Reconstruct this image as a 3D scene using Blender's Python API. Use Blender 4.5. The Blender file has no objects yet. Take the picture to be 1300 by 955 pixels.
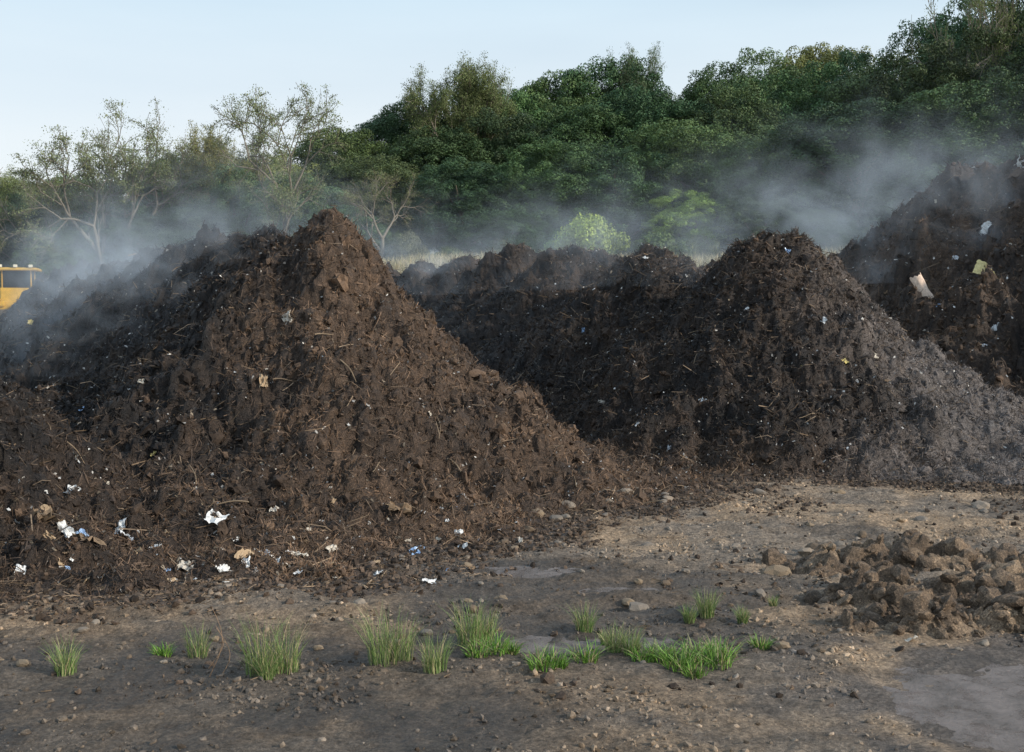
import bpy, bmesh, math, random
import numpy as np
from mathutils import Vector, Matrix, Quaternion, Euler

random.seed(7)
R = np.random.default_rng(11)
scene = bpy.context.scene
COL = scene.collection

# ------------------------------------------------------------------ noise
def _h(ix, iy, s):
    ix = ix.astype(np.int64); iy = iy.astype(np.int64)
    n = (ix*374761393 + iy*668265263 + s*1442695041) & 0x7fffffff
    n = ((n ^ (n >> 13))*1274126177) & 0x7fffffff
    n = ((n ^ (n >> 15))*668265263) & 0x7fffffff
    return (n ^ (n >> 16))/float(0x7fffffff)
def perlin(x, y, s=0):
    x = np.asarray(x, float); y = np.asarray(y, float)
    xi = np.floor(x); yi = np.floor(y); xf = x-xi; yf = y-yi
    u = xf**3*(xf*(xf*6-15)+10); v = yf**3*(yf*(yf*6-15)+10)
    def g(dx, dy):
        a = _h(xi+dx, yi+dy, s)*2*np.pi
        return np.cos(a)*(xf-dx)+np.sin(a)*(yf-dy)
    a = g(0,0); b = g(1,0); c = g(0,1); d = g(1,1)
    return 1.4*((a+(b-a)*u)*(1-v)+(c+(d-c)*u)*v)
def fbm(x, y, f, s, o=4):
    r = 0; a = 1
    for i in range(o):
        r = r+a*perlin(x*f+13.7*i, y*f-7.3*i, s+i); f *= 2.03; a *= .5
    return r
def sstep(a, b, x):
    t = np.clip((x-a)/(b-a), 0, 1); return t*t*(3-2*t)

# ------------------------------------------------------------------ terrain
PUDDLES = [(4.8,7.6,2.4,1.25,.12),(.25,11.6,.75,.28,.06),(.25,8.95,.55,.3,.05),(1.0,9.05,.4,.2,.045),(.9,10.7,.5,.16,.045)]
def ground_h(x, y):
    x = np.asarray(x, float); y = np.asarray(y, float)
    A = 1.8+3.9*sstep(-26,-4,x)+1.0*sstep(5,40,x)
    z = A*sstep(46,70,y)
    z = z+.05*np.clip(y-82,0,40)+(.10+.16*sstep(-25,35,x))*np.clip(y-122,0,130)
    z = z+.4*fbm(x,y,.05,3,3)*sstep(45,80,y)
    near = 1-sstep(30,50,y)
    qx = x+.05*perlin(x*5,y*5,28); qy = y+.05*perlin(x*5,y*5,29)
    m = .03*perlin(x*.55,y*.55,21)+.028*perlin(x*1.9,y*1.9,22)+.030*np.abs(perlin(qx*4.5,qy*4.5,23))+.018*np.abs(perlin(qx*11,qy*11,24))+.008*perlin(x*27,y*27,25)-.014
    rough = .08*np.maximum(0,perlin(x*1.2+5,y*2.2,31))*sstep(8.6,10.5,y)
    for c0,sl in ((9.9,.10),(11.3,.07),(13.6,-.05)):
        dd = y-(c0+sl*x+.25*perlin(x*.35,c0,33))
        rough = rough-.045*np.exp(-(dd/.16)**2)+.025*np.exp(-((np.abs(dd)-.28)/.1)**2)*(1+perlin(x*5,y*5,34))
    cx,cy,rx,ry,d = PUDDLES[0]
    calm = 1-.45*np.exp(-((((x-cx)/rx)**2+((y-cy)/ry)**2)/1.4)**2)
    z = z+near*(m+rough)*calm
    for cx,cy,rx,ry,d in PUDDLES:
        z = z-d*np.exp(-(((x-cx)/rx)**2+((y-cy)/ry)**2)**1.5)
    return z

AX = np.array([-.428,.904]); BX = np.array([.904,.428])
def cones(x, y, cs, seg, k=4.0):
    acc = 0
    for c in cs:
        cx,cy,H,s = c[:4]; rd = c[4] if len(c)>4 else .12
        r = np.sqrt((x-cx)**2+(y-cy)**2+rd*rd)-rd
        acc = acc+np.exp(k*np.clip(H-s*r,-6,9))
    for (x0,y0,x1,y1,H,s) in seg:
        dx,dy = x1-x0,y1-y0
        t = np.clip(((x-x0)*dx+(y-y0)*dy)/(dx*dx+dy*dy),0,1)
        r = np.sqrt((x-x0-t*dx)**2+(y-y0-t*dy)**2+.12)-.35
        acc = acc+np.exp(k*np.clip(H-s*r,-6,9))
    return np.log(acc)/k
W = [
 dict(c=[(-3.15,18,3.55,.70),(-3.1,17.9,4.3,1.2,.35),(-4.9,21.6,3.95,.8,.4),(-6.2,24.1,4.4,.8,.5),(-8.4,28.5,4.35,.8,.5),(-10.6,33,4.6,.8,.6),
         (-13.0,38,4.5,.8,.6),(-15.4,43,4.6,.8,.6),(-17.8,48,4.6,.8,.6),(-20.0,52.5,4.7,.85,.6),(-21.8,56,4.4,.9,.6),
         (-7.0,13.3,2.2,.75,.4),(-3.7,12.9,.42,.34,.4),(-5.4,12.2,.35,.34,.3),(-2.0,13.3,.3,.34,.3),(1.4,17.6,.35,.3,.3),(-9,17,2.2,.6,.4)],
      seg=[(-4.4,20.6,-20.8,54,4.0,.78),(-3.2,18.3,-4.4,20.6,3.75,.9)], o=(-3.1,18.), s=(-9.5,47), t=(-10.5,7.5), seed=100),
 dict(c=[(5.25,23,3.75,.74),(5.3,22.9,4.3,1.05,.5),(3.3,27.0,4.4,.95,.5),(1.7,30.4,4.65,.95,.5),(.1,33.9,4.8,.95,.5),(-1.6,37.6,4.6,.95,.5),
         (-3.1,40.7,4.6,.95,.5),(-5,45,4.6,.9,.6),(-7.5,50,4.3,.8,.6),(8.6,19.6,.6,.28,.3),(8.2,22.3,1.6,.5,.4)],
      seg=[(5.1,23.4,-7.5,50,3.55,.76)], o=(5.3,23.), s=(-8,35), t=(-8,8), seed=200),
 dict(c=[(12.9,31.4,6.6,1.0,.9),(12.0,32.5,6.1,1.0,.7),(11.9,27.0,4.0,.7,.8),(10.9,30,4.2,.85,.6),(10.0,33.5,4.3,.9,.6),(13.6,25.0,4.1,.8,.5),(9.8,36.,3.9,.9,.5)],
      seg=[(12.9,31.4,16.,26,6.6,.95),(16.5,24,10.2,37,3.9,.85)], o=(13.,30.), s=(-12,14), t=(-8,8), seed=300),
]
def pile_h(i, x, y, fine=True):
    w = W[i]; sd = w['seed']
    x = np.asarray(x, float); y = np.asarray(y, float)
    wx = x+.45*perlin(x*.5,y*.5,sd+1)+.2*perlin(x*1.5,y*1.5,sd+2)
    wy = y+.45*perlin(x*.5+9,y*.5,sd+3)+.2*perlin(x*1.5+9,y*1.5,sd+4)
    h = cones(wx, wy, w['c'], w['seg'])
    big = (1.0,1.1,2.4)[i]
    h = h+big*(.20*perlin(x*.8,y*.8,sd+5)+.15*perlin(x*2.0,y*2.0,sd+6))
    k = 5.0
    hs = np.log1p(np.exp(np.clip(k*h,-30,50)))/k-.13
    m = np.clip(hs/.45+.2,0,1)
    hs = hs+m*(.22*big*np.abs(perlin(x*1.5,y*1.5,sd+7))-.06)
    if fine:
        qx = x+.07*perlin(x*7,y*7,sd+20); qy = y+.07*perlin(x*7+5,y*7,sd+21)
        A = (1.3,1.1,1.6)[i]
        if i==1: A = 1.15-.6*sstep(5.5,8,x+.10*(22-y))
        hs = hs+A*m*(.16*np.abs(perlin(qx*3.4,qy*3.4,sd+8))+.11*np.abs(perlin(qx*7.5,qy*7.5,sd+9))+.055*np.abs(perlin(qx*16,qy*16,sd+10))-.10)
    return hs
def surf(x, y):
    g = ground_h(x,y); b = g
    for i in range(3):
        b = np.maximum(b, g+pile_h(i,x,y))
    return b
def surf1(x, y): return float(surf(np.array([x]),np.array([y]))[0])
def nrm1(x, y, e=.12):
    xs = np.array([x-e,x+e,x,x]); ys = np.array([y,y,y-e,y+e]); z = surf(xs,ys)
    return Vector((-(z[1]-z[0])/(2*e),-(z[3]-z[2])/(2*e),1)).normalized()

# ------------------------------------------------------------------ mesh helpers
def mk_mesh(name, parts, mats, smooth=()):
    vs=[];loops=[];tot=[];mi=[];sm=[];cols=[];off=0
    for n,(v,f,m,c) in enumerate(parts):
        v=np.asarray(v,np.float32); f=np.asarray(f,np.int64)
        vs.append(v); loops.append((f+off).ravel()); tot.append(np.full(len(f),f.shape[1]))
        mi.append(np.full(len(f),m)); sm.append(np.full(len(f), n in smooth))
        if c is None: c=np.ones((len(v),3))*.5
        c=np.asarray(c,float)
        if c.ndim==1: c=np.tile(c,(len(v),1))
        cols.append(c); off+=len(v)
    v=np.concatenate(vs); l=np.concatenate(loops).astype(np.int32); t=np.concatenate(tot).astype(np.int32)
    me=bpy.data.meshes.new(name)
    me.vertices.add(len(v)); me.vertices.foreach_set('co',v.ravel())
    me.loops.add(len(l)); me.loops.foreach_set('vertex_index',l)
    me.polygons.add(len(t))
    st=np.concatenate([[0],np.cumsum(t)[:-1]]).astype(np.int32)
    me.polygons.foreach_set('loop_start',st); me.polygons.foreach_set('loop_total',t)
    me.polygons.foreach_set('material_index',np.concatenate(mi).astype(np.int32))
    me.polygons.foreach_set('use_smooth',np.concatenate(sm).astype(bool))
    for m in mats: me.materials.append(m)
    a=me.color_attributes.new('tint','FLOAT_COLOR','POINT')
    cc=np.concatenate(cols); cc=np.concatenate([cc,np.ones((len(cc),1))],1).astype(np.float32)
    a.data.foreach_set('color',cc.ravel())
    me.update(calc_edges=True); me.validate()
    return me
def mk_obj(name, me, label=None, cat=None, kind=None, group=None, parent=None, loc=None):
    o=bpy.data.objects.new(name, me); COL.objects.link(o)
    if label: o['label']=label
    if cat: o['category']=cat
    if kind: o['kind']=kind
    if group: o['group']=group
    if parent: o.parent=parent
    if loc is not None: o.location=loc
    return o
def ico(sub):
    bm=bmesh.new(); bmesh.ops.create_icosphere(bm,subdivisions=sub,radius=1)
    v=np.array([x.co[:] for x in bm.verts]); f=np.array([[q.index for q in p.verts] for p in bm.faces]); bm.free(); return v,f
ICO1=ico(1); ICO2=ico(2)
def rotmats(n, rng=R):
    q=rng.normal(size=(n,4)); q/=np.linalg.norm(q,axis=1)[:,None]; w,x,y,z=q.T
    return np.stack([1-2*(y*y+z*z),2*(x*y-z*w),2*(x*z+y*w),2*(x*y+z*w),1-2*(x*x+z*z),2*(y*z-x*w),2*(x*z-y*w),2*(y*z+x*w),1-2*(x*x+y*y)],1).reshape(n,3,3)
def lumps(cent, size, base=ICO1, jit=.28, stretch=.45):
    n=len(cent); bv,bf=base
    sc=1+R.uniform(-stretch,stretch,(n,1,3))
    v=bv[None]*(1+R.uniform(-jit,jit,(n,len(bv),1)))*sc*np.asarray(size).reshape(n,1,1)
    v=np.einsum('nij,nkj->nki',rotmats(n),v)+cent[:,None,:]
    f=bf[None]+(np.arange(n)*len(bv))[:,None,None]
    return v.reshape(-1,3), f.reshape(-1,3)
def rep(c,k): return np.repeat(c,k,axis=0)
def ribbons(cent, length, width, tilt=.5):
    n=len(cent)
    a=R.uniform(0,2*np.pi,n); el=R.uniform(-tilt,tilt,n)
    d=np.stack([np.cos(a)*np.cos(el),np.sin(a)*np.cos(el),np.sin(el)],1)
    sd=np.cross(d,R.normal(size=(n,3))); sd/=np.linalg.norm(sd,axis=1)[:,None]+1e-9
    up=np.cross(d,sd)
    L=np.asarray(length)[:,None]/2; w=np.asarray(width)[:,None]/2
    bend=up*L*R.uniform(-.6,.6,(n,1))
    p0=cent-d*L; p1=cent+bend; p2=cent+d*L
    v=np.stack([p0-sd*w,p0+sd*w,p1-sd*w,p1+sd*w,p2-sd*w*.6,p2+sd*w*.6],1)
    f=np.array([[0,1,3,2],[2,3,5,4]])[None]+(np.arange(n)*6)[:,None,None]
    return v.reshape(-1,3), f.reshape(-1,4)
def grid_faces(nx,ny):
    i=np.arange(nx-1)[:,None]; j=np.arange(ny-1)[None]
    a=i*ny+j
    return np.stack([a,a+ny,a+ny+1,a+1],-1).reshape(-1,4)

# ------------------------------------------------------------------ materials
def new_mat(name):
    m=bpy.data.materials.new(name); m.use_nodes=True; nt=m.node_tree
    return m, nt, nt.nodes['Principled BSDF']
def N(nt,t,**k):
    n=nt.nodes.new(t)
    for a,b in k.items(): setattr(n,a,b)
    return n
def noise(nt, scale, detail=6, rough=.6, coord='Object', dist=0):
    tc=N(nt,'ShaderNodeTexCoord'); no=N(nt,'ShaderNodeTexNoise')
    no.inputs['Scale'].default_value=scale; no.inputs['Detail'].default_value=detail; no.inputs['Roughness'].default_value=rough
    no.inputs['Distortion'].default_value=dist
    nt.links.new(tc.outputs[coord],no.inputs['Vector']); return no.outputs['Fac']
def ramp(nt, src, stops):
    r=N(nt,'ShaderNodeValToRGB'); el=r.color_ramp.elements
    while len(el)<len(stops): el.new(.5)
    for e,(p,c) in zip(el,stops):
        e.position=p; e.color=(c[0],c[1],c[2],1) if not np.isscalar(c) else (c,c,c,1)
    nt.links.new(src,r.inputs['Fac']); return r.outputs['Color']
def mix(nt, a, b, fac=1., mode='MULTIPLY'):
    m=N(nt,'ShaderNodeMix',data_type='RGBA',blend_type=mode)
    if hasattr(fac,'links'): nt.links.new(fac,m.inputs[0])
    else: m.inputs[0].default_value=fac
    for s,i in ((a,6),(b,7)):
        if hasattr(s,'links'): nt.links.new(s,m.inputs[i])
        else: m.inputs[i].default_value=(*s,1)
    return m.outputs[2]
def attr(nt,name='tint'):
    a=N(nt,'ShaderNodeAttribute',attribute_name=name); return a.outputs['Color']
def bump(nt, src, bs, dist, strength=1.):
    b=N(nt,'ShaderNodeBump'); b.inputs['Distance'].default_value=dist; b.inputs['Strength'].default_value=strength
    nt.links.new(src,b.inputs['Height']); nt.links.new(b.outputs['Normal'],bs.inputs['Normal'])

def mat_compost():
    m,nt,bs=new_mat('compost')
    n1=noise(nt,9,8,.7); n2=noise(nt,55,5,.75,dist=.6)
    c=mix(nt,attr(nt),ramp(nt,n1,[(.3,.4),(.5,.95),(.72,1.8)]))
    c=mix(nt,c,ramp(nt,n2,[(.35,.35),(.55,1.1),(.72,2.8)]))
    nt.links.new(c,bs.inputs['Base Color']); bs.inputs['Roughness'].default_value=.65
    bs.inputs['Specular IOR Level'].default_value=.45
    bump(nt,n2,bs,.05); return m
def mat_tint(name, rough=.8, nscale=40, lo=.7, hi=1.3, spec=.3):
    m,nt,bs=new_mat(name)
    c=mix(nt,attr(nt),ramp(nt,noise(nt,nscale,4),[(.3,lo),(.7,hi)]))
    nt.links.new(c,bs.inputs['Base Color']); bs.inputs['Roughness'].default_value=rough
    bs.inputs['Specular IOR Level'].default_value=spec
    return m
def mat_plain(name, col, rough=.6, nscale=20, var=.25, metallic=0, spec=.5):
    m,nt,bs=new_mat(name)
    c=mix(nt,col,ramp(nt,noise(nt,nscale,5),[(.3,1-var),(.7,1+var)]))
    nt.links.new(c,bs.inputs['Base Color']); bs.inputs['Roughness'].default_value=rough
    bs.inputs['Metallic'].default_value=metallic; bs.inputs['Specular IOR Level'].default_value=spec
    return m
M_comp=mat_compost(); M_clod=mat_tint('clod',.8,50,.5,1.5); M_fib=mat_tint('fibre',.7,30)
M_stone=mat_tint('stone',.85,25,.5,1.35,.3)
def mat_ground():
    m,nt,bs=new_mat('yard_ground')
    n2=noise(nt,28,6,.75); n3=noise(nt,5,6,.7)
    c=mix(nt,attr(nt),ramp(nt,n3,[(.3,.5),(.5,1.),(.7,1.4)]))
    c=mix(nt,c,ramp(nt,n2,[(.3,.4),(.5,1.),(.68,1.9)]))
    nt.links.new(c,bs.inputs['Base Color'])
    a=N(nt,'ShaderNodeAttribute',attribute_name='tint')
    lum=N(nt,'ShaderNodeRGBToBW'); nt.links.new(a.outputs['Color'],lum.inputs[0])
    ro=ramp(nt,lum.outputs[0],[(.055,.34),(.12,.88)])
    nt.links.new(ro,bs.inputs['Roughness']); bs.inputs['Specular IOR Level'].default_value=.4
    bump(nt,n2,bs,.05); return m
M_ground=mat_ground()

# ------------------------------------------------------------------ ground sheet
def nonuni(lo, hi, step, outer):
    a=np.arange(lo,hi,step)
    l=[];p=lo;s=step
    while p>outer[0]: s*=1.09; p-=s; l.append(p)
    r=[];p=a[-1];s=step
    while p<outer[1]: s*=1.09; p+=s; r.append(p)
    return np.concatenate([l[::-1],a,r])
gx=nonuni(-7.5,8.5,.028,(-700,700)); gy=nonuni(6,18.5,.028,(-60,900))
X,Y=np.meshgrid(gx,gy,indexing='ij'); Z=ground_h(X,Y)
def ground_col(x,y):
    n=fbm(x,y,.45,41,4); n2=fbm(x,y,1.3,47,4)
    tan=np.array([.34,.245,.16]); grey=np.array([.225,.18,.137]); wet=np.array([.066,.053,.042]); brown=np.array([.07,.047,.033])
    c=grey+(tan-grey)*sstep(-.3,.5,n+.5*n2)[...,None]
    wl=.78*sstep(10.3,8.9,y+.6*n2+.35*n)*sstep(2.6,-.4,x+.6*n)*(.7+.5*sstep(-.4,.4,n2))
    wl=np.maximum(wl,.8*sstep(2.2,.8,np.hypot((x-.6)/1.3,(y-10.2)/1.1)+.7*n2))
    wl=np.maximum(wl,.6*sstep(.2,.65,fbm(x,y,.55,77,4)))
    for cx,cy,rx,ry,d in PUDDLES[1:]:
        wl=np.maximum(wl,.9*sstep(2.1,1.0,np.sqrt(((x-cx)/rx)**2+((y-cy)/ry)**2)+.5*n2))
    c=c+(wet-c)*np.clip(wl,0,1)[...,None]
    cx,cy,rx,ry,d=PUDDLES[0]
    mu=sstep(1.45,.95,np.sqrt(((x-cx)/rx)**2+((y-cy)/ry)**2)+.5*n2)
    c=c+(np.array([.145,.12,.10])*(1+.35*n2)[...,None]-c)*mu[...,None]
    t=np.zeros_like(x)
    for i in range(3):
        t=np.maximum(t,sstep(-.12,-.05,pile_h(i,x,y,False)+.03*n2))
    c=c+(brown-c)*t[...,None]*.9
    f=sstep(48,60,y)
    gr=np.array([.34,.28,.15])+(np.array([.14,.16,.06])-np.array([.34,.28,.15]))*sstep(-.1,.6,fbm(x,y,.06,61,3))[...,None]
    gr=gr+(np.array([.04,.055,.022])-gr)*sstep(78,84,y)[...,None]
    return np.maximum(c+(gr-c)*f[...,None],.01)
gc=ground_col(X,Y).reshape(-1,3)
me=mk_mesh('ground',[(np.stack([X,Y,Z],-1).reshape(-1,3),grid_faces(len(gx),len(gy)),0,gc)],[M_ground],smooth=(0,))
mk_obj('ground',me,'grey brown gravelly dirt yard rising to a grassy wooded hill','ground','structure')

mw,nt,bs=new_mat('muddy_water')
wc=ramp(nt,noise(nt,3.5,8,.75),[(.35,(.12,.10,.085)),(.6,(.24,.20,.18))])
nt.links.new(wc,bs.inputs['Base Color']); bs.inputs['Specular IOR Level'].default_value=.5
rr_=ramp(nt,noise(nt,6,6,.7),[(.4,.14),(.6,.6)]); nt.links.new(rr_,bs.inputs['Roughness'])
bump(nt,noise(nt,9,8,.8),bs,.09,.7)
for i,(cx,cy,rx,ry,d) in enumerate(PUDDLES):
    a=np.linspace(0,2*np.pi,48,endpoint=False)
    r=(1.15 if i else 1.25)+(.1*np.sin(3*a+i) if i else 0)
    v=np.stack([cx+rx*r*np.cos(a),cy+ry*r*np.sin(a),np.zeros(48)],1)
    base=float(ground_h(np.array([cx]),np.array([cy]))[0])
    v[:,2]=-.058 if i==0 else base+d*.3
    v=np.concatenate([v,[[cx,cy,v[0,2]]]])
    f=np.array([[k,(k+1)%48,48] for k in range(48)])
    mk_obj('puddle',mk_mesh('puddle',[(v,f,0,None)],[mw],smooth=(0,)),'shallow muddy puddle on the dirt yard','puddle','structure')

# ------------------------------------------------------------------ compost windrows
def axis_samples(a,b,step,grow):
    l=[a]; s=step
    while l[-1]<b:
        l.append(l[-1]+s)
        if l[-1]>a+11: s*=grow
    return np.array(l)
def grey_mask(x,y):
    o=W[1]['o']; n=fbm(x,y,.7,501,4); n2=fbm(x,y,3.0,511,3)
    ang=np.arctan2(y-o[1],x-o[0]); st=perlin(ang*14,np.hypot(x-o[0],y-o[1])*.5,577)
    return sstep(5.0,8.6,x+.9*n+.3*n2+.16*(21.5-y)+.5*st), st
def pile_col(i,x,y,h):
    n=fbm(x,y,.7,500+i,4); n2=fbm(x,y,3.0,510+i,3)
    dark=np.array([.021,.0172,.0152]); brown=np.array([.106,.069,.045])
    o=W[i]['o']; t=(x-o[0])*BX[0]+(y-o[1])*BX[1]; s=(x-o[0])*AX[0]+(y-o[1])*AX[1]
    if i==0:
        f=sstep(-1.6,1.0,(x-o[0])+n*.9)*.85+.10  # paints the sunlit front browner and the shaded left flank darker
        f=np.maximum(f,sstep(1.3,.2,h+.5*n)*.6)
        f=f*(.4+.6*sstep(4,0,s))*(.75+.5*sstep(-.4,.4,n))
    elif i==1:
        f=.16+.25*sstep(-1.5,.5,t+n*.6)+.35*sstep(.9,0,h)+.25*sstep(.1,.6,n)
    else:
        f=.42+.6*sstep(-.4,.6,n)
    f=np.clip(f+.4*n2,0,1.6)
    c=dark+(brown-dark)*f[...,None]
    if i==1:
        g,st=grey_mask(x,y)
        c=c+(np.array([.185,.162,.150])-c)*(g*(.85+.25*n2+.15*st))[...,None].clip(0,1)  # grey right flank: dried surface tone plus sunlit wet sheen painted into the colour
    return np.maximum(c,.004)
for i,w in enumerate(W):
    st=.032 if i<2 else .05
    S=axis_samples(w['s'][0],w['s'][1],st,1.012); T=np.arange(w['t'][0],w['t'][1],.034 if i<2 else .05)
    SS,TT=np.meshgrid(S,T,indexing='ij')
    x=w['o'][0]+SS*AX[0]+TT*BX[0]; y=w['o'][1]+SS*AX[1]+TT*BX[1]
    h=pile_h(i,x,y)
    hc=np.clip(h,0,1)
    jx=(.06*perlin(x*9,y*9,71)+.035*perlin(x*19,y*19,73))*hc; jy=(.06*perlin(x*9,y*9,72)+.035*perlin(x*19,y*19,74))*hc
    g=ground_h(x,y)
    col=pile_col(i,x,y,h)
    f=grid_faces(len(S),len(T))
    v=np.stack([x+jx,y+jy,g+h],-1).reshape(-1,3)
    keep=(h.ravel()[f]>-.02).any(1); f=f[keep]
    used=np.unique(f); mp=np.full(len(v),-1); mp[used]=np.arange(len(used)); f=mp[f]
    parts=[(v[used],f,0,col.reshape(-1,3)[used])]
    def pts(n,pw,hmin=0.):
        idx=R.integers(0,len(used),n*9); q=v[used[idx]]
        d=np.hypot(q[:,0],q[:,1]); hh=h.ravel()[used[idx]]
        p=(d/12.)**(-pw)*(hh>hmin)
        k=R.random(len(q))<p*.6
        idx=idx[k][:n]; return v[used[idx]],h.ravel()[used[idx]]
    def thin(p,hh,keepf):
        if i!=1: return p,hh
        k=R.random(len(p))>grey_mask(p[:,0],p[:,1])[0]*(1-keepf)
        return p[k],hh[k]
    nb=[(4500,.02,.045,1.),(14000,.008,.022,1.6),(300,.05,.09,.6)] if i<2 else [(6000,.03,.07,.3),(5000,.015,.03,.5),(250,.06,.14,.0)]
    for n,a,b,pw in nb:
        p,hh=pts(n,pw); p=p+R.normal(0,.01,p.shape)
        p,hh=thin(p,hh,.25)
        sz=R.uniform(a,b,len(p)); B_=ICO2 if a>=.04 else ICO1
        lv,lf=lumps(p,sz,B_,jit=.42,stretch=.6)
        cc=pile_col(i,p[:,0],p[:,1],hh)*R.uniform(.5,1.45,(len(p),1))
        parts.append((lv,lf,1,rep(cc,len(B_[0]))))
    for n,l0,l1,w0,w1,base,tl,pw in [(90000,.05,.20,.003,.012,None,1.3,1.),(15000,.05,.26,.003,.010,(.20,.14,.09),.7,1.),(3200,.10,.48,.005,.014,(.32,.23,.15),.6,.5),(5500,.02,.07,.008,.03,(.28,.23,.17),1.,1.),(4600,.015,.06,.012,.034,(.8,.77,.72),1.,.2)]:
        if i==2: n=int(n*.7)
        p,hh=pts(n,pw); p[:,2]+=.012
        p,hh=thin(p,hh,.7 if base is None else .25)
        k=1+np.maximum(0,np.hypot(p[:,0],p[:,1])-16)*.035
        rv,rf=ribbons(p,R.uniform(l0,l1,len(p))*k,R.uniform(w0,w1,len(p))*k,tl)
        if base is None:
            hi=np.full(len(p),2.3)
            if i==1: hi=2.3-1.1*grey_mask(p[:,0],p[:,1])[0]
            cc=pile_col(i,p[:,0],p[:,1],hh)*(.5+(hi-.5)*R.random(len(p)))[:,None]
        else: cc=np.array(base)[None]*R.uniform(.2,1.,(len(p),1))**1.4
        parts.append((rv,rf,2,rep(cc,6)))
    me=mk_mesh('compost_windrow',parts,[M_comp,M_clod,M_fib],smooth=(0,))
    lab=['long steaming dark brown compost windrow with a peaked crest','long black and grey steaming compost windrow with bumpy crest','tall steaming compost heap strewn with litter and straw'][i]
    mk_obj('compost_windrow',me,lab,'compost heap')

# ------------------------------------------------------------------ gravel & crumbs on the yard
def scatter_xy(n,x0,x1,y0,y1): return R.uniform(x0,x1,n),R.uniform(y0,y1,n)
def on_ground(n,x0,x1,y0,y1,dens):
    x,y=scatter_xy(n,x0,x1,y0,y1)
    ph=np.maximum(np.maximum(pile_h(0,x,y,False),pile_h(1,x,y,False)),pile_h(2,x,y,False))
    k=(ph<.03)&(R.random(n)<dens(x,y,ph)); return x[k],y[k],ph[k]
x,y,ph=on_ground(120000,-8,9,6,19,lambda x,y,p:.08+.85*sstep(-.05,.6,fbm(x,y,.7,81,4)))
wetm=np.ones(len(x))
for cx,cy,rx,ry,d in PUDDLES: wetm*=(((x-cx)/rx)**2+((y-cy)/ry)**2>1.0)
x,y=x[wetm>0],y[wetm>0]
p=np.stack([x,y,ground_h(x,y)],1); sz=.004+.024*R.random(len(x))**4
lv,lf=lumps(p,sz,jit=.35); cc=ground_col(x,y)*R.uniform(.5,1.7,(len(x),1))+R.uniform(-.02,.04,(len(x),1))
mk_obj('gravel',mk_mesh('gravel',[(lv,lf,0,rep(cc.clip(.01,1),12))],[M_stone]),'fine grey gravel strewn over the dirt yard','gravel','stuff')
x,y,ph=on_ground(120000,-8,9,7.5,19,lambda x,y,p:sstep(-.122,-.06,p)*.9+.09*sstep(.0,.5,fbm(x,y,.5,88,3))+.012)
k=(((x-4.8)/2.4)**2+((y-7.6)/1.25)**2>1.0); x,y=x[k],y[k]
p=np.stack([x,y,ground_h(x,y)+.004],1); sz=.006+.034*R.random(len(x))**4
lv,lf=lumps(p,sz,jit=.4); cc=np.array([.072,.05,.035])[None]*R.uniform(.3,1.9,(len(x),1))
rv,rf=ribbons(p[::3]+[0,0,.01],R.uniform(.03,.16,len(p[::3])),R.uniform(.003,.012,len(p[::3])),.2)
c2=np.array([.20,.145,.095])[None]*R.uniform(.2,1.5,(len(p[::3]),1))
mk_obj('compost_crumbs',mk_mesh('compost_crumbs',[(lv,lf,0,rep(cc,12)),(rv,rf,1,rep(c2,6))],[M_clod,M_fib]),'loose brown compost crumbs spilled around the heaps','compost','stuff')

# ------------------------------------------------------------------ dirt mounds
def dirt_mound(cx,cy,rx,ry,H,seed,label):
    n=180; u=np.linspace(-1.35,1.35,n); U,V=np.meshgrid(u,u,indexing='ij')
    x=cx+U*rx; y=cy+V*ry; r=np.sqrt(U**2+V**2)+.4*perlin(x*1.5,y*1.5,seed)
    h=H*np.clip(1-r**1.6,-.3,1)
    m=np.clip(h/H*2,0,1)
    qx=x+.12*perlin(x*3,y*3,seed+8); qy=y+.12*perlin(x*3,y*3,seed+9)
    h=h+m*(.24*np.abs(perlin(qx*2.,qy*2.,seed+1))+.20*np.abs(perlin(qx*3.8,qy*3.8,seed+2))+.07*np.abs(perlin(qx*9,qy*9,seed+3))+.02*perlin(qx*24,qy*24,seed+4)-.13)
    z=ground_h(x,y)+h
    f=grid_faces(n,n); f=f[(h.ravel()[f]>-.02).any(1)]
    jx=.035*perlin(x*8,y*8,seed+11); jy=.035*perlin(x*8,y*8,seed+12)
    v=np.stack([x+jx,y+jy,z],-1).reshape(-1,3)
    used=np.unique(f); mp=np.full(len(v),-1); mp[used]=np.arange(len(used))
    nn=fbm(x,y,1.6,seed+6,3).ravel()[used]
    col=np.array([.19,.13,.082])+np.array([.18,.135,.09])*sstep(-.2,.6,nn)[:,None]
    parts=[(v[used],mp[f],0,col)]
    hh=h.ravel()[used]; ok=np.where(hh>0)[0]
    for cnt,a,b,J in ((44,.04,.10,.17),(250,.008,.03,.3)):
        idx=R.choice(ok,cnt); q=v[used[idx]]
        lv,lf=lumps(q,R.uniform(a,b,cnt),ICO2,jit=J,stretch=.6)
        parts.append((lv,lf,0,rep(col[idx]*R.uniform(.7,1.3,(cnt,1)),42)))
    mk_obj('dirt_mound',mk_mesh('dirt_mound',parts,[M_comp,M_clod],smooth=(0,)),label,'dirt mound')
dirt_mound(3.6,10.2,.9,.55,.24,901,'low lumpy brown clay mound beside the muddy puddle')
dirt_mound(5.1,10.35,1.35,.7,.24,921,'low lumpy brown clay mound beside the muddy puddle')
dirt_mound(4.4,11.7,1.9,.6,.13,941,'flat spread of brown clay clods on the yard')
dirt_mound(3.9,9.4,1.1,.3,.10,961,'thin spread of wet brown clay by the puddle')

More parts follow.
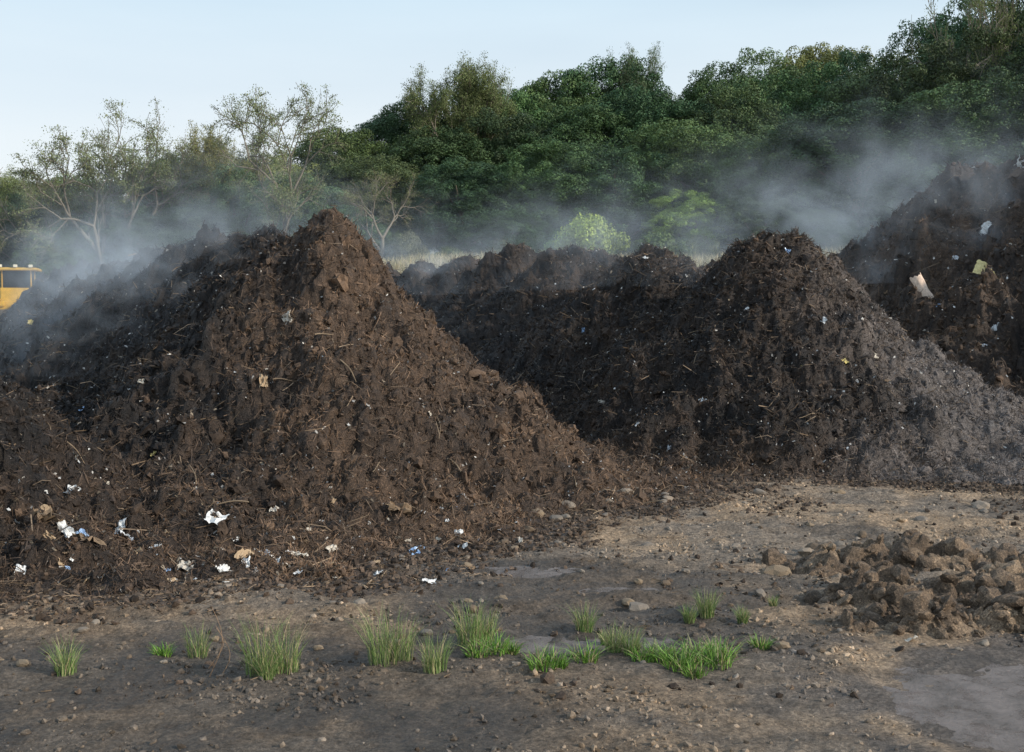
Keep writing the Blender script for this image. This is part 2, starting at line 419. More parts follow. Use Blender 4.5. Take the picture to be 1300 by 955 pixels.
# ------------------------------------------------------------------ stones
stone_meshes=[]
for k in range(8):
    bv,bf=ICO2
    rs=np.random.default_rng(k)
    d=1+.3*perlin(bv[:,0]*1.3+k*7,bv[:,1]*1.3+bv[:,2],k+5)+rs.uniform(-.12,.12,len(bv))
    vv=bv*d[:,None]*np.array([1,.7+.1*(k%3),.45+.07*(k%4)])
    base=[(.27,.22,.17),(.21,.175,.14),(.24,.18,.12),(.15,.11,.075)][k%4]
    stone_meshes.append(mk_mesh('stone',[(vv,bf,0,base)],[M_stone],smooth=()))
slist=[(.73,15.1,.13),(.56,14.3,.11),(.3,14.4,.12),(-.09,12.9,.07),(1.57,15.7,.13),(1.3,15.3,.09),(2.65,11.3,.15),(3.3,12.3,.12),(3.15,12.05,.10),(1.13,9.95,.11),(1.05,10.15,.07),
 (-.6,13.0,.06),(6.3,15.2,.13),(5.2,14.3,.09),(-.1,10.2,.07),(-.35,9.95,.06),(2.2,15.9,.10),(3.6,16.4,.11),(4.7,16.3,.12),(.2,13.4,.07),(2.5,12.6,.06),(5.9,12.6,.1),(6.3,11.4,.12),(4.1,13.2,.07),(1.9,13.6,.05),(2.3,10.4,.06)]
while len(slist)<180:
    xx=R.uniform(-4.5,6.5); yy=R.uniform(8.2,16.8)
    if ((xx-4.8)/2.4)**2+((yy-7.6)/1.25)**2<1.2: continue
    if max(float(pile_h(j,np.array([xx]),np.array([yy]),False)[0]) for j in (0,1))<0: slist.append((xx,yy,.02+.05*R.random()**1.6))
for k,(sx,sy,ss) in enumerate(slist):
    o=mk_obj('stone',stone_meshes[k%8],'rough grey brown stone half sunk in the dirt','stone',group='stones lying on the dirt yard')
    o.location=(sx,sy,surf1(sx,sy)+ss*.12); o.scale=(ss,)*3; o.rotation_euler=(R.uniform(-.3,.3),R.uniform(-.3,.3),R.uniform(0,6.28))

# ------------------------------------------------------------------ litter
def crumple(seed,w,l,amp,c,name,mat,n=9,ed=.35):
    u=np.linspace(-.5,.5,n); U,V=np.meshgrid(u,u,indexing='ij')
    e=1+ed*perlin(U*3+seed,V*3,seed)
    z=amp*(perlin(U*2.5+seed,V*2.5,seed+1)+.6*perlin(U*6,V*6+seed,seed+2))
    v=np.stack([U*w*e,V*l*e,z],-1).reshape(-1,3)
    return mk_mesh(name,[(v,grid_faces(n,n),0,c)],[mat])
M_paper=mat_tint('paper',.7,8,.8,1.1,.3); M_plast=mat_tint('plastic',.3,6,.85,1.1,.5); M_card=mat_tint('cardboard',.9,20,.75,1.15,.2)
kinds=[('paper_scrap','crumpled white paper scrap lying on the compost','paper',M_paper,(.74,.74,.72)),
 ('paper_scrap','torn off white paper scrap lying on the compost','paper',M_paper,(.56,.51,.43)),
 ('plastic_scrap','pale blue torn plastic scrap in the compost','plastic',M_plast,(.35,.5,.72)),
 ('plastic_scrap','yellow torn plastic scrap in the compost','plastic',M_plast,(.62,.50,.18)),
 ('cardboard_piece','tan torn cardboard piece in the compost','cardboard',M_card,(.42,.31,.20)),
 ('bark_piece','weathered brown bark piece in the compost','wood',M_card,(.22,.155,.10)),
 ('plastic_scrap','clear white torn plastic film in the compost','plastic',M_plast,(.60,.63,.66))]
LM=[[crumple(17*i+j,1,R.uniform(.4,1.1),.24,k[4],k[0],k[3]) for j in range(4)] for i,k in enumerate(kinds)]
def litter(kind,x,y,size):
    k=kinds[kind]
    o=mk_obj(k[0],LM[kind][random.randrange(4)],k[1],k[2],group='litter scattered over compost and yard')
    n=nrm1(x,y); q=Vector((0,0,1)).rotation_difference(n)
    q=q@Euler((random.uniform(-.5,.5),random.uniform(-.5,.5),random.uniform(0,6.28))).to_quaternion()
    o.rotation_mode='QUATERNION'; o.rotation_quaternion=q
    o.location=(x,y,surf1(x,y)+size*.14); o.scale=(size,size,size)
big=[(0,-6.3,13.9,.22),(2,-5.3,14.0,.2),(0,-4.35,12.4,.24),(6,-4.2,12.2,.2),(0,-3.2,12.2,.2),(1,-2.95,11.8,.22),(4,-2.75,11.6,.24),(6,-2.6,11.9,.18),(1,-2.2,11.7,.16),
 (0,-4.6,11.6,.2),(6,-4.4,11.5,.2),(2,-4.5,11.75,.14),(0,-4.9,12.6,.14),(4,-3.8,11.5,.18),(0,-2.9,11.3,.16),(1,-3.3,11.4,.16),(0,-2.7,11.45,.14),(1,-1.9,11.9,.14),
 (4,-6.6,13.2,.3),(3,-4.6,14.6,.16),(4,-5.9,15.6,.2),(4,-5.0,12.0,.22),(5,-4.8,11.6,.36),(5,-4.3,11.4,.3),(0,-.8,10.9,.13),(0,-.55,12.6,.12),(1,.1,12.9,.12),
 (0,10.5,24.6,.36),(1,11.7,25.2,.3),(0,13.2,29.6,.5),(3,10.9,25.8,.3),(6,10.1,26.9,.25),(0,12.0,29,.4),(1,12.6,26,.25),(3,11.0,25.0,.25),(1,3.55,9.25,.12),(1,3.2,9.0,.1),
 (0,3.6,9.75,.13),(5,-1.3,13.2,.25),(1,2.1,18.9,.16),(0,2.3,18.8,.12),(1,1.7,21.5,.14),(1,6.5,20.3,.2),(4,-3.35,15.3,.2),(1,-3.2,16.2,.25)]
for b in big: litter(*b)
def chunk(x,y,w,l,curl,col,lean,label):
    n=14; u=np.linspace(-1,1,n); t=np.linspace(0,1,n); U,T=np.meshgrid(u,t,indexing='ij')
    a=U*curl; r=w/2/max(curl,.2)
    edge=1+.12*perlin(U*2+x,T*4,5)
    v=np.stack([np.sin(a)*r*edge,-np.cos(a)*r+.03*perlin(U*3,T*5,9),T*l*(1+.12*perlin(U*2,T+x,6))+.06*l*np.abs(U)],-1).reshape(-1,3)
    me=mk_mesh('cardboard_piece',[(v,grid_faces(n,n),0,col)],[M_card],smooth=(0,))
    o=mk_obj('cardboard_piece',me,label,'cardboard',group='litter scattered over compost and yard')
    o.location=(x,y,surf1(x,y)-.05); o.rotation_euler=lean
chunk(9.95,27.0,.42,.85,1.3,(.78,.60,.47),(-.35,-.35,.3),'long pale peach curled cardboard stuck in tall heap')
chunk(10.95,27.0,.42,.42,.7,(.66,.55,.26),(-.6,.5,-.2),'small yellowish bent cardboard piece in tall heap')
for n in range(340):
    i=random.choice([0,0,0,1,1,2,2,2]); w=W[i]
    s=random.uniform(-5,3 if i<2 else 4)+(abs(random.gauss(0,8)) if random.random()<.5 else 0); t=random.uniform(-5.5,4)
    if i==2: s=random.uniform(-7,2); t=random.uniform(-6,1)
    x=w['o'][0]+s*AX[0]+t*BX[0]; y=w['o'][1]+s*AX[1]+t*BX[1]
    litter(random.choice([0,0,1,1,1,2,3,4,4,5,6]),x,y,(.03+.10*random.random()**2)*(1+max(0,y-15)*.03))
for n in range(110):
    x=random.uniform(-5.6,-.4); y=random.uniform(10.7,13.4)
    litter(random.choice([1,4,5,5,4,0,2,0,1]),x,y,random.uniform(.03,.11))

def tube(pts,rad,ns=6):
    pts=np.asarray(pts,float); n=len(pts)
    d=np.gradient(pts,axis=0); d/=np.linalg.norm(d,axis=1)[:,None]+1e-9
    ref=np.array([0,0,1.]) if abs(d[:,2]).mean()<.8 else np.array([1.,0,0])
    a=np.cross(d,ref); a/=np.linalg.norm(a,axis=1)[:,None]+1e-9; b=np.cross(d,a)
    th=np.linspace(0,2*np.pi,ns,endpoint=False)
    v=pts[:,None]+np.asarray(rad)[:,None,None]*(np.cos(th)[None,:,None]*a[:,None]+np.sin(th)[None,:,None]*b[:,None])
    i=np.arange(n-1)[:,None]; j=np.arange(ns)[None]; j2=(j+1)%ns
    f=np.stack([i*ns+j,i*ns+j2,(i+1)*ns+j2,(i+1)*ns+j],-1).reshape(-1,4)
    return v.reshape(-1,3),f
def stick(x,y,L,r,ang,el,label='thin broken brown stick lying on the compost'):
    n=7; t=np.linspace(0,1,n)
    pts=np.stack([(t-.5)*L,.04*L*np.sin(t*5+ang),.05*L*np.sin(t*3)],1)
    v,f=tube(pts,r*(1-.5*t),6)
    me=mk_mesh('wood_stick',[(v,f,0,(.24,.18,.12))],[M_card],smooth=(0,))
    o=mk_obj('wood_stick',me,label,'stick',group='sticks poking from the compost')
    nn=nrm1(x,y); q=Vector((0,0,1)).rotation_difference(nn)@Euler((0,el,ang)).to_quaternion()
    o.rotation_mode='QUATERNION'; o.rotation_quaternion=q; o.location=(x,y,surf1(x,y)+.03)
for k in range(90):
    i=random.choice([0,0,1]); w=W[i]
    s=random.uniform(-5.5,4); t=random.uniform(-5,4.5)
    x=w['o'][0]+s*AX[0]+t*BX[0]; y=w['o'][1]+s*AX[1]+t*BX[1]
    stick(x,y,random.uniform(.15,.5),random.uniform(.005,.012),random.uniform(0,6.28),random.uniform(-.35,.35))

# ------------------------------------------------------------------ grass
M_grass=mat_tint('grass_blade',.55,5,.85,1.15,.3)
def blades(n,spread,h,w,lean,cols,rng=R,cx=None,cy=None):
    r=spread*np.sqrt(rng.random(n)); a=rng.uniform(0,2*np.pi,n)
    bx=r*np.cos(a); by=r*np.sin(a)
    if cx is not None: bx,by=cx,cy
    H=h*rng.uniform(.35,1.1,n); la=a+rng.normal(0,.8,n); le=lean*rng.uniform(.1,1.2,n)
    ts=np.array([0,.35,.7,1.]); ww=np.array([1,.9,.6,.05])
    ax=np.stack([np.cos(la),np.sin(la),0*la],1); pa=rng.uniform(0,np.pi,n)
    side=np.stack([np.cos(pa),np.sin(pa),0*pa],1)
    V=[]
    for t,wd in zip(ts,ww):
        c=np.stack([bx,by,0*bx],1)+ax*(le*t*t*H)[:,None]+np.array([0,0,1])*(H*t*(1-.25*le*t))[:,None]
        V+= [c-side*w*wd/2,c+side*w*wd/2]
    V=np.stack(V,1)
    f=np.array([[0,1,3,2],[2,3,5,4],[4,5,7,6]])[None]+(np.arange(n)*8)[:,None,None]
    k=rng.integers(0,len(cols),n); c=np.array(cols)[k]*rng.uniform(.7,1.25,(n,1))
    return V.reshape(-1,3),f.reshape(-1,4),rep(c,8)
gO=[(.16,.25,.07),(.21,.28,.10),(.13,.21,.06),(.42,.36,.2)]
gB=[(.13,.27,.04),(.18,.34,.06),(.10,.20,.03)]
tufts=[(-3.24,8.13,.27,0),(-2.69,8.63,.11,1),(-2.42,8.63,.27,0),(-1.80,8.1,.42,0),(-1.65,8.18,.36,0),(-.95,8.34,.42,0),(-.84,8.42,.36,0),(-.565,8.16,.3,0),(-.33,8.83,.36,0),(-.22,8.95,.3,0),(-.13,8.6,.16,1),(-.27,8.5,.14,1),
 (.6,9.3,.26,0),(.23,8.15,.17,1),(.33,8.25,.14,1),(.55,8.45,.17,1),(.8,8.75,.24,0),(.92,8.65,.22,0),(1.0,8.5,.15,1),(1.25,8.35,.21,1),(1.15,8.5,.17,1),(1.4,8.55,.18,1),(1.52,8.4,.21,1),(1.62,8.6,.17,1),(1.33,8.2,.14,1),
 (1.96,8.85,.12,1),(1.66,9.6,.24,0),(1.5,9.5,.16,0),(1.95,9.5,.15,0),(2.3,9.9,.11,0),(.75,9.0,.14,0),(-1.75,8.0,.2,0),(-.02,8.75,.12,1)]
for tx,ty,th,b in tufts:
    v,f,c=blades(int(R.uniform(130,260)) if not b else 130,th*(.28 if not b else .6),th*1.08,.004 if not b else .008,.55 if not b else 1.0,(gB if b else gO)+([(.3,.27,.14)] if b else []))
    me=mk_mesh('grass_tuft',[(v,f,0,c)],[M_grass])
    mk_obj('grass_tuft',me,'low bright green grass clump in damp dirt' if b else 'upright wispy green grass tuft in damp dirt','grass',group='grass tufts on the damp yard',loc=(tx,ty,surf1(tx,ty)-.01))
for (tx,ty,L) in [(-2.16,8.12,.5),(-2.1,8.1,.36),(-2.2,8.3,.3)]:
    t=np.linspace(0,1,8); pts=np.stack([.06*np.sin(t*4+tx*9),.03*t,L*t],1); v,f=tube(pts,.004*(1-.6*t),5)
    mk_obj('dry_stalk',mk_mesh('dry_stalk',[(v,f,0,(.3,.2,.13))],[M_card],smooth=(0,)),'thin dry brown weed stalk in damp dirt','weed',group='dry weed stalks',loc=(tx,ty,surf1(tx,ty)))
n=60000; x=R.uniform(-38,42,n); y=R.uniform(52,77,n)
k=fbm(x,y,.12,91,3)>-.35; x,y=x[k],y[k]; n=len(x)
v,f,c=blades(n,1,.85,.035,.6,[(.46,.38,.21),(.38,.31,.17),(.26,.25,.11),(.52,.44,.27)],cx=x,cy=y)
v[:,2]+=rep(ground_h(x,y)[:,None],8)[:,0]
mk_obj('dry_grass',mk_mesh('dry_grass',[(v,f,0,c)],[M_grass]),'tan dry grass covering the slope below the woods','grass','stuff')

# ------------------------------------------------------------------ trees
def mat_leaf():
    m,nt,bs=new_mat('leaf')
    oi=N(nt,'ShaderNodeObjectInfo')
    c=mix(nt,attr(nt),oi.outputs['Color'])
    c=mix(nt,c,ramp(nt,noise(nt,.35,3),[(.3,.75),(.7,1.35)]))
    nt.links.new(c,bs.inputs['Base Color']); bs.inputs['Roughness'].default_value=.6; bs.inputs['Specular IOR Level'].default_value=.25
    return m
M_leaf=mat_leaf(); M_bark=mat_plain('bark',(.20,.175,.135),.85,6,.3,spec=.2)
def leaves(cent,norm,size):
    n=len(cent)
    a=np.cross(norm,R.normal(size=(n,3))); a/=np.linalg.norm(a,axis=1)[:,None]+1e-9; b=np.cross(norm,a)
    s=np.asarray(size)[:,None]
    v=np.stack([cent-a*s,cent+b*s*.6+norm*s*.12,cent+a*s,cent-b*s*.6+norm*s*.12],1)
    f=(np.arange(n)*4)[:,None]+np.array([0,1,2,3])[None]
    return v.reshape(-1,3),f
def dense_crown(seed,nl=11,H=14.,rw=5.2):
    rng=np.random.default_rng(seed)
    subs=[]
    for k in range(nl):
        a=k*2.4+rng.uniform(-.4,.4); u=(k+.5)/nl
        z=H*(.20+.57*u); rr=rw*math.sqrt(max(.02,1-((u-.35)/.70)**2))*rng.uniform(.34,.52)
        c=np.array([rr*math.cos(a),rr*math.sin(a),z]); R0=rng.uniform(2.3,3.3)
        for j in range(58):
            d=rng.normal(size=3)
            if d[2]<-.6: d[2]*=-1
            d/=np.linalg.norm(d)
            subs.append((c+d*R0*rng.uniform(.9,1.03)*np.array([1,1,1.08]),rng.uniform(.35,.62)))
    C=[];Nn=[];T=[]
    for c,r in subs:
        m=int(760*r*r)
        d=rng.normal(size=(m,3)); d/=np.linalg.norm(d,axis=1)[:,None]
        rad=r*rng.uniform(.75,1.1,(m,1))
        C.append(c+d*rad); nn=d+rng.normal(0,.4,(m,3)); Nn.append(nn/np.linalg.norm(nn,axis=1)[:,None])
        T.append(rng.uniform(.85,1.15)*rng.uniform(.7,1.3,(m,1))*np.array([1,1,1]))
    C=np.concatenate(C);Nn=np.concatenate(Nn);T=np.concatenate(T)
    v,f=leaves(C,Nn,rng.uniform(.045,.095,len(C)))
    return mk_mesh('crown',[(v,f,0,rep(T,4))],[M_leaf])
def trunk_mesh(seed,H=14.,r0=.32):
    rng=np.random.default_rng(seed); parts=[]
    t=np.linspace(0,1,8); pts=np.stack([.5*np.sin(t*3+seed),.4*np.sin(t*2.2+seed*2),t*H*.7],1); pts[:,:2]-=pts[0,:2]
    parts.append((*tube(pts,r0*(1-.75*t),8),0,None))
    for k in range(7):
        s=pts[rng.integers(1,6)]; a=rng.uniform(0,6.28); L=rng.uniform(2.5,4.5); tt=np.linspace(0,1,5)
        q=s+np.stack([np.cos(a)*L*tt*.8,np.sin(a)*L*tt*.8,L*tt*.7+.3*tt**2],1)
        parts.append((*tube(q,r0*.4*(1-.7*tt),6),0,None))
    return mk_mesh('trunk',parts,[M_bark],smooth=tuple(range(8)))
def open_tree(seed,H=15.,spread=1.,leafy=1.,levels=5):
    rng=np.random.default_rng(seed); parts=[]; tips=[]
    def grow(p,d,L,r,lv):
        n=5; pts=[p]; dd=d.copy()
        for i in range(n):
            dd=dd+rng.normal(0,.08 if lv<2 else .12,3); dd[2]+=.07 if lv<3 else .0; dd/=np.linalg.norm(dd)
            pts.append(pts[-1]+dd*L/n)
        pts=np.array(pts); tt=np.linspace(0,1,n+1)
        parts.append((*tube(pts,np.maximum(r*(1-.38*tt),.014),7 if lv<2 else 4),0,None))
        if lv>=levels-1:
            for q in pts[1:]: tips.append((q,lv))
        if lv>=levels: return
        nc=3 if lv<levels-1 else 5
        for k in range(nc):
            az=rng.uniform(0,6.28); perp=np.cross(dd,[math.cos(az),math.sin(az),.3]); perp/=np.linalg.norm(perp)+1e-9
            nd=dd*.85+perp*rng.uniform(.45,.85)*spread; nd[2]+=.14; nd/=np.linalg.norm(nd)
            i0=-1 if k<2 else rng.integers(2,5)
            grow(pts[i0],nd,L*rng.uniform(.62,.85),r*.58,lv+1)
    nst=2 if seed%2 else 1
    for s in range(nst):
        d=np.array([rng.uniform(-.15,.15)+(s-.5)*.35*(nst>1),rng.uniform(-.15,.15),1.]); d/=np.linalg.norm(d)
        grow(np.zeros(3),d,H*.27,.26,0)
    zmax=max(p[0][:,2].max() for p in parts)
    tr=mk_mesh('trunk',parts,[M_bark],smooth=tuple(range(len(parts))))
    C=[];Nn=[];T=[]
    for q,lv in tips:
        if rng.random()>.5*leafy: continue
        m=rng.integers(15,35); r=rng.uniform(.12,.36)
        d=rng.normal(size=(m,3))*np.array([1,1,.4]); C.append(q+d*r)
        nn=rng.normal(size=(m,3))+[0,0,.8]; Nn.append(nn/np.linalg.norm(nn,axis=1)[:,None]); T.append(np.ones((m,3))*rng.uniform(.6,1.35))
    C=np.concatenate(C);Nn=np.concatenate(Nn);T=np.concatenate(T)
    v,f=leaves(C,Nn,rng.uniform(.035,.065,len(C)))
    cr=mk_mesh('crown',[(v,f,0,rep(T,4))],[M_leaf])
    return tr,cr,max(zmax,.1)
DC=[dense_crown(300+i,nl=10+(i%4),rw=[5.2,4.6,5.8,4.9,5.5][i%5]) for i in range(5)]
DT=[trunk_mesh(50+i) for i in range(3)]
OT=[open_tree(21,15,1.1,.7),open_tree(22,15,1.15,.7),open_tree(33,15,.95,1.6),open_tree(44,15,1.1,.35)]
G_dark=(.052,.092,.036); G_mid=(.085,.138,.050); G_olive=(.165,.185,.068); G_br=(.17,.27,.065); G_grey=(.12,.15,.075)
def jitter(c,s=.3):
    k=random.uniform(1-s,1+s); return (c[0]*k*random.uniform(.85,1.2),c[1]*k,c[2]*k*random.uniform(.8,1.2),1)
def tree(x,y,top,width,col,kind='d',label=None,variant=None):
    gz=float(ground_h(np.array([x]),np.array([y]))[0])-.15
    Hh=max(top-gz,2.)
    e=bpy.data.objects.new('tree',None); COL.objects.link(e); e.empty_display_size=.5
    e.location=(x,y,gz); e.rotation_euler=(0,0,random.uniform(0,6.28))
    if kind=='d':
        v=random.randrange(5) if variant is None else variant
        a=bpy.data.objects.new('trunk',DT[v%3]); b=bpy.data.objects.new('crown',DC[v])
        sz=Hh/14.0; sw=width/9.8
        lab=label or 'dense dark green broadleaf tree on the wooded hillside'
    else:
        v=variant or 0; tr,cr,zm=OT[v]
        a=bpy.data.objects.new('trunk',tr); b=bpy.data.objects.new('crown',cr); sz=Hh/zm; sw=width/(zm*.95)
        lab=label or 'open tall tree with bare pale limbs and sparse leaves'
    for o in (a,b):
        COL.objects.link(o); o.parent=e; o.scale=(sw,sw,sz)
    b.color=jitter(col)
    e['label']=lab; e['category']='tree'; e['group']='trees on the hillside behind the heaps'
dense=[
(-46,92,13.8,11,G_dark),(-39,88,12.6,9,G_mid),(-34.5,92,14.2,10,G_mid),(-30.5,87,13.2,10,G_olive),(-25,89,15.0,10,G_mid),(-20.5,85,13.8,9,G_mid),(-22,97,16.2,10,G_dark),(-18.0,92,16.0,9,G_olive),
(-14.0,95,18.2,11,G_mid),(-11.5,102,20.4,11,G_dark),(-7.8,100,21.4,11,G_dark),(-2.2,105,23.6,12,G_mid),(3.8,110,26.0,13,G_mid),(9,112,27.8,14,G_dark),(15,110,24.4,11,G_dark),
(19.9,115,28.0,12,G_mid),(26,115,29.4,13,G_mid),(31.9,118,31,12,G_olive),(34.5,109,27.8,11,G_dark),(38.5,105,30.0,12,G_dark),(43,105,32.4,13,G_dark),(46,99,32,12,G_dark),(52,104,34,12,G_dark),(49,92,28,12,G_dark),
(-15.2,84,13.2,9,G_mid),(-9.8,87,15.0,9,G_mid),(-5.2,92,18.0,11,G_dark),(-.2,95,19.6,11,G_dark),(5.6,94,20.4,12,G_mid),(11.0,97,22.0,12,G_dark),(2.4,86,15.8,10,G_mid),(-3.8,84,14.0,9,G_dark),(7.6,85,15.4,10,G_dark),
(13.4,89,18.0,11,G_mid),(18.2,95,21.6,12,G_dark),(12.6,81,11.4,7,G_br),(19.4,85,16.4,10,G_mid),(24.3,82,18.4,13,G_dark),(31,80,18.8,13,G_dark),(37.6,80,20.0,13,G_dark),(35,92,25.0,13,G_dark),(42,88,25.5,13,G_dark),
(29.0,95,23.8,12,G_mid),(24.5,98,23.8,12,G_dark),(16.6,79,11,6,G_mid),(44,82,22,11,G_dark),(-27.5,82,11,8,G_mid),(-35,84,11,8,G_dark),(0,80.5,10,6,G_mid),(20.5,77.5,10,6,G_mid),
(-42,84,11,9,G_dark),(32.5,74.5,10.5,7,G_dark),(-30,98,14,10,G_dark),(-42,100,14,10,G_mid),(-17,101,17.0,10,G_dark),(-50,100,14.5,11,G_mid),(40,75,12,8,G_dark),(-22.5,80,10.5,8,G_dark),(-12,81,10.5,7,G_mid),(-31.5,80,9.6,7,G_mid)]
for t in dense:
    lab='dense dark green broadleaf tree on the wooded hillside' if t[4] in (G_dark,G_mid) else ('bright green leafy tree below the darker woods' if t[4]==G_br else 'olive green leafy tree at the edge of the woods')
    tree(t[0]+random.uniform(-.5,.5),t[1],t[2],t[3]*1.08,t[4],'d',lab)
opens=[(-27.3,79,18.2,13,G_olive,0),(-16.2,80,18.2,11,G_olive,1),(-21.8,86,16.6,8,G_olive,2),(38.3,93,30.5,10,G_olive,3),(-38.5,89,13.8,8,G_olive,2),(-4.4,96,24.2,10,G_olive,2),(-8.9,78,12.6,7,G_grey,3),
 (11.4,112,28.6,8,G_grey,2),(-33.5,82,13.0,8,G_olive,3)]
for (x,y,top,wd,c,v) in opens: tree(x,y,top,wd,c,'o',None,v)
def bush_mesh(seed):
    rng=np.random.default_rng(seed); C=[];Nn=[];T=[]
    for k in range(34):
        a=rng.uniform(0,6.28); r=rng.uniform(0,.75); c=np.array([r*math.cos(a),r*math.sin(a),.2+.65*(1-r*r)*rng.uniform(.5,1)]); rr=rng.uniform(.14,.28); m=300
        d=rng.normal(size=(m,3)); d/=np.linalg.norm(d,axis=1)[:,None]; C.append(c+d*rr*rng.uniform(.7,1.15,(m,1)))
        nn=d+rng.normal(0,.5,(m,3)); Nn.append(nn/np.linalg.norm(nn,axis=1)[:,None]); T.append(rng.uniform(.7,1.3)*rng.uniform(.7,1.3,(m,1))*np.ones(3))
    C=np.concatenate(C);Nn=np.concatenate(Nn);T=np.concatenate(T); v,f=leaves(C,Nn,rng.uniform(.022,.042,len(C)))
    return mk_mesh('bush',[(v,f,0,rep(T,4))],[M_leaf])
BM=[bush_mesh(5),bush_mesh(6)]
def bush(x,y,wd,h,col,lab):
    o=mk_obj('bush',BM[random.randrange(2)],lab,'bush',group='bushes below the woods'); o.location=(x,y,float(ground_h(np.array([x]),np.array([y]))[0])-.1)
    o.scale=(wd/2,wd/2,h); o.color=jitter(col,.1); o.rotation_euler=(0,0,random.uniform(0,6))
bush(4.7,71,5.6,3.2,(.26,.38,.07),'rounded bright green bush standing in dry grass')
bush(2.7,73,2.6,1.8,G_br,'small bright green bush standing in dry grass')
for k in range(36):
    x=-44+k*2.5+random.uniform(-1,1); y=random.uniform(76,80)
    bush(x,y,random.uniform(3,5.5),random.uniform(1.5,3.2),random.choice([G_dark,G_mid,G_mid,G_olive,G_grey]),'dark green bush at the foot of the woods')

# ------------------------------------------------------------------ wheel loader
M_yel=mat_plain('yellow_paint',(.60,.37,.04),.5,3,.2); M_blk=mat_plain('black_rubber',(.02,.02,.02),.7,10,.2)
M_glass=mat_plain('tinted_glass',(.012,.014,.016),.35,2,.1,spec=.25); M_steel=mat_plain('worn_steel',(.16,.14,.12),.5,8,.3,.6); M_lamp=mat_plain('lamp_lens',(.8,.75,.6),.15,4,.05)
LD=bpy.data.objects.new('wheel_loader',None); COL.objects.link(LD)
LD['label']='yellow wheel loader with enclosed cab behind the heap'; LD['category']='wheel loader'
def boxes(name,bl,mat,parent,bev=.04):
    bm=bmesh.new()
    for b in bl:
        c,s=b[:2]; tp=b[2] if len(b)>2 else 1.
        m=Matrix.Translation(c)@Matrix.Diagonal((*s,1)); r=bmesh.ops.create_cube(bm,size=1,matrix=m)
        for v in r['verts']:
            if v.co.z>c[2]: v.co.x=c[0]+(v.co.x-c[0])*tp; v.co.y=c[1]+(v.co.y-c[1])*tp
    bmesh.ops.bevel(bm,geom=list(bm.edges),offset=bev,segments=2,affect='EDGES')
    me=bpy.data.meshes.new(name); bm.to_mesh(me); bm.free(); me.materials.append(mat)
    o=bpy.data.objects.new(name,me); COL.objects.link(o); o.parent=parent; return o
def cyl(name,r,w,mat,parent,loc,seg=28,bev=.05):
    bm=bmesh.new(); bmesh.ops.create_cone(bm,cap_ends=True,segments=seg,radius1=r,radius2=r,depth=w,matrix=Matrix.Rotation(math.pi/2,4,'Y'))
    bmesh.ops.bevel(bm,geom=[e for e in bm.edges if len(e.link_faces)==2 and any(len(f.verts)>4 for f in e.link_faces)],offset=bev,segments=2,affect='EDGES')
    me=bpy.data.meshes.new(name); bm.to_mesh(me); bm.free(); me.materials.append(mat)
    o=bpy.data.objects.new(name,me); COL.objects.link(o); o.parent=parent; o.location=loc; return o
boxes('body',[((0,1.9,1.55),(1.9,2.6,1.3),.92),((0,0,1.15),(1.6,2.2,.7)),((0,-1.6,1.1),(1.3,1.6,.7)),((1.15,1.6,1.75),(.6,1.6,.16)),((-1.15,1.6,1.75),(.6,1.6,.16)),((1.15,-1.5,1.75),(.6,1.5,.12)),((-1.15,-1.5,1.75),(.6,1.5,.12))],M_yel,LD)
cab=boxes('cab',[((0,.0,1.95),(1.7,1.6,.95)),((.76,-.68,2.85),(.07,.07,1.1)),((-.76,-.68,2.85),(.07,.07,1.1)),((.76,.68,2.85),(.07,.07,1.1)),((-.76,.68,2.85),(.07,.07,1.1))],M_yel,LD,.02)
boxes('window',[((0,0,2.88),(1.44,1.34,1.02))],M_glass,cab,.02)
roof=boxes('roof',[((0,0,3.48),(2.3,2.0,.16),.94)],M_yel,cab,.04)
for sx in (-.8,0,.8): boxes('work_lamp',[((sx,-1.0,3.64),(.22,.12,.16))],M_lamp,cab,.02)
boxes('lift_arm',[((.45,-2.3,1.5),(.2,2.2,.3)),((-.45,-2.3,1.5),(.2,2.2,.3)),((0,-2.3,1.5),(.8,.2,.25))],M_yel,LD)
bm=bmesh.new()
prof=[(-3.2,1.2),(-3.15,.5),(-3.5,.2),(-4.5,.15),(-4.5,.2),(-3.6,.28),(-3.28,.55),(-3.28,1.2)]
for sx in (-1.4,1.4):
    vs=[bm.verts.new((sx,p[0],p[1])) for p in prof]
    side=[bm.verts.new((sx,p[0],p[1])) for p in ((-3.2,1.2),(-3.15,.5),(-3.5,.2),(-4.5,.15))]; bm.faces.new(side)
bm.verts.ensure_lookup_table(); n=len(prof)
for k in range(n): bm.faces.new([bm.verts[k],bm.verts[(k+1)%n],bm.verts[n+4+(k+1)%n],bm.verts[n+4+k]])
me=bpy.data.meshes.new('bucket'); bm.to_mesh(me); bm.free(); me.materials.append(M_steel); o=bpy.data.objects.new('bucket',me); COL.objects.link(o); o.parent=LD
for sx in (-1.15,1.15):
    for sy in (-1.5,1.6):
        wh=cyl('wheel',.42,.5,M_yel,LD,(sx,sy,.78))
        cyl('tyre',.78,.46,M_blk,wh,(0,0,0),36,.09)
cyl('exhaust_pipe',.06,.7,M_blk,LD,(.4,2.2,2.5)).rotation_euler=(0,math.pi/2,0)
lx,ly=-28.1,65.
LD.location=(lx,ly,float(ground_h(np.array([lx]),np.array([ly]))[0])); LD.rotation_euler=(0,0,.25)

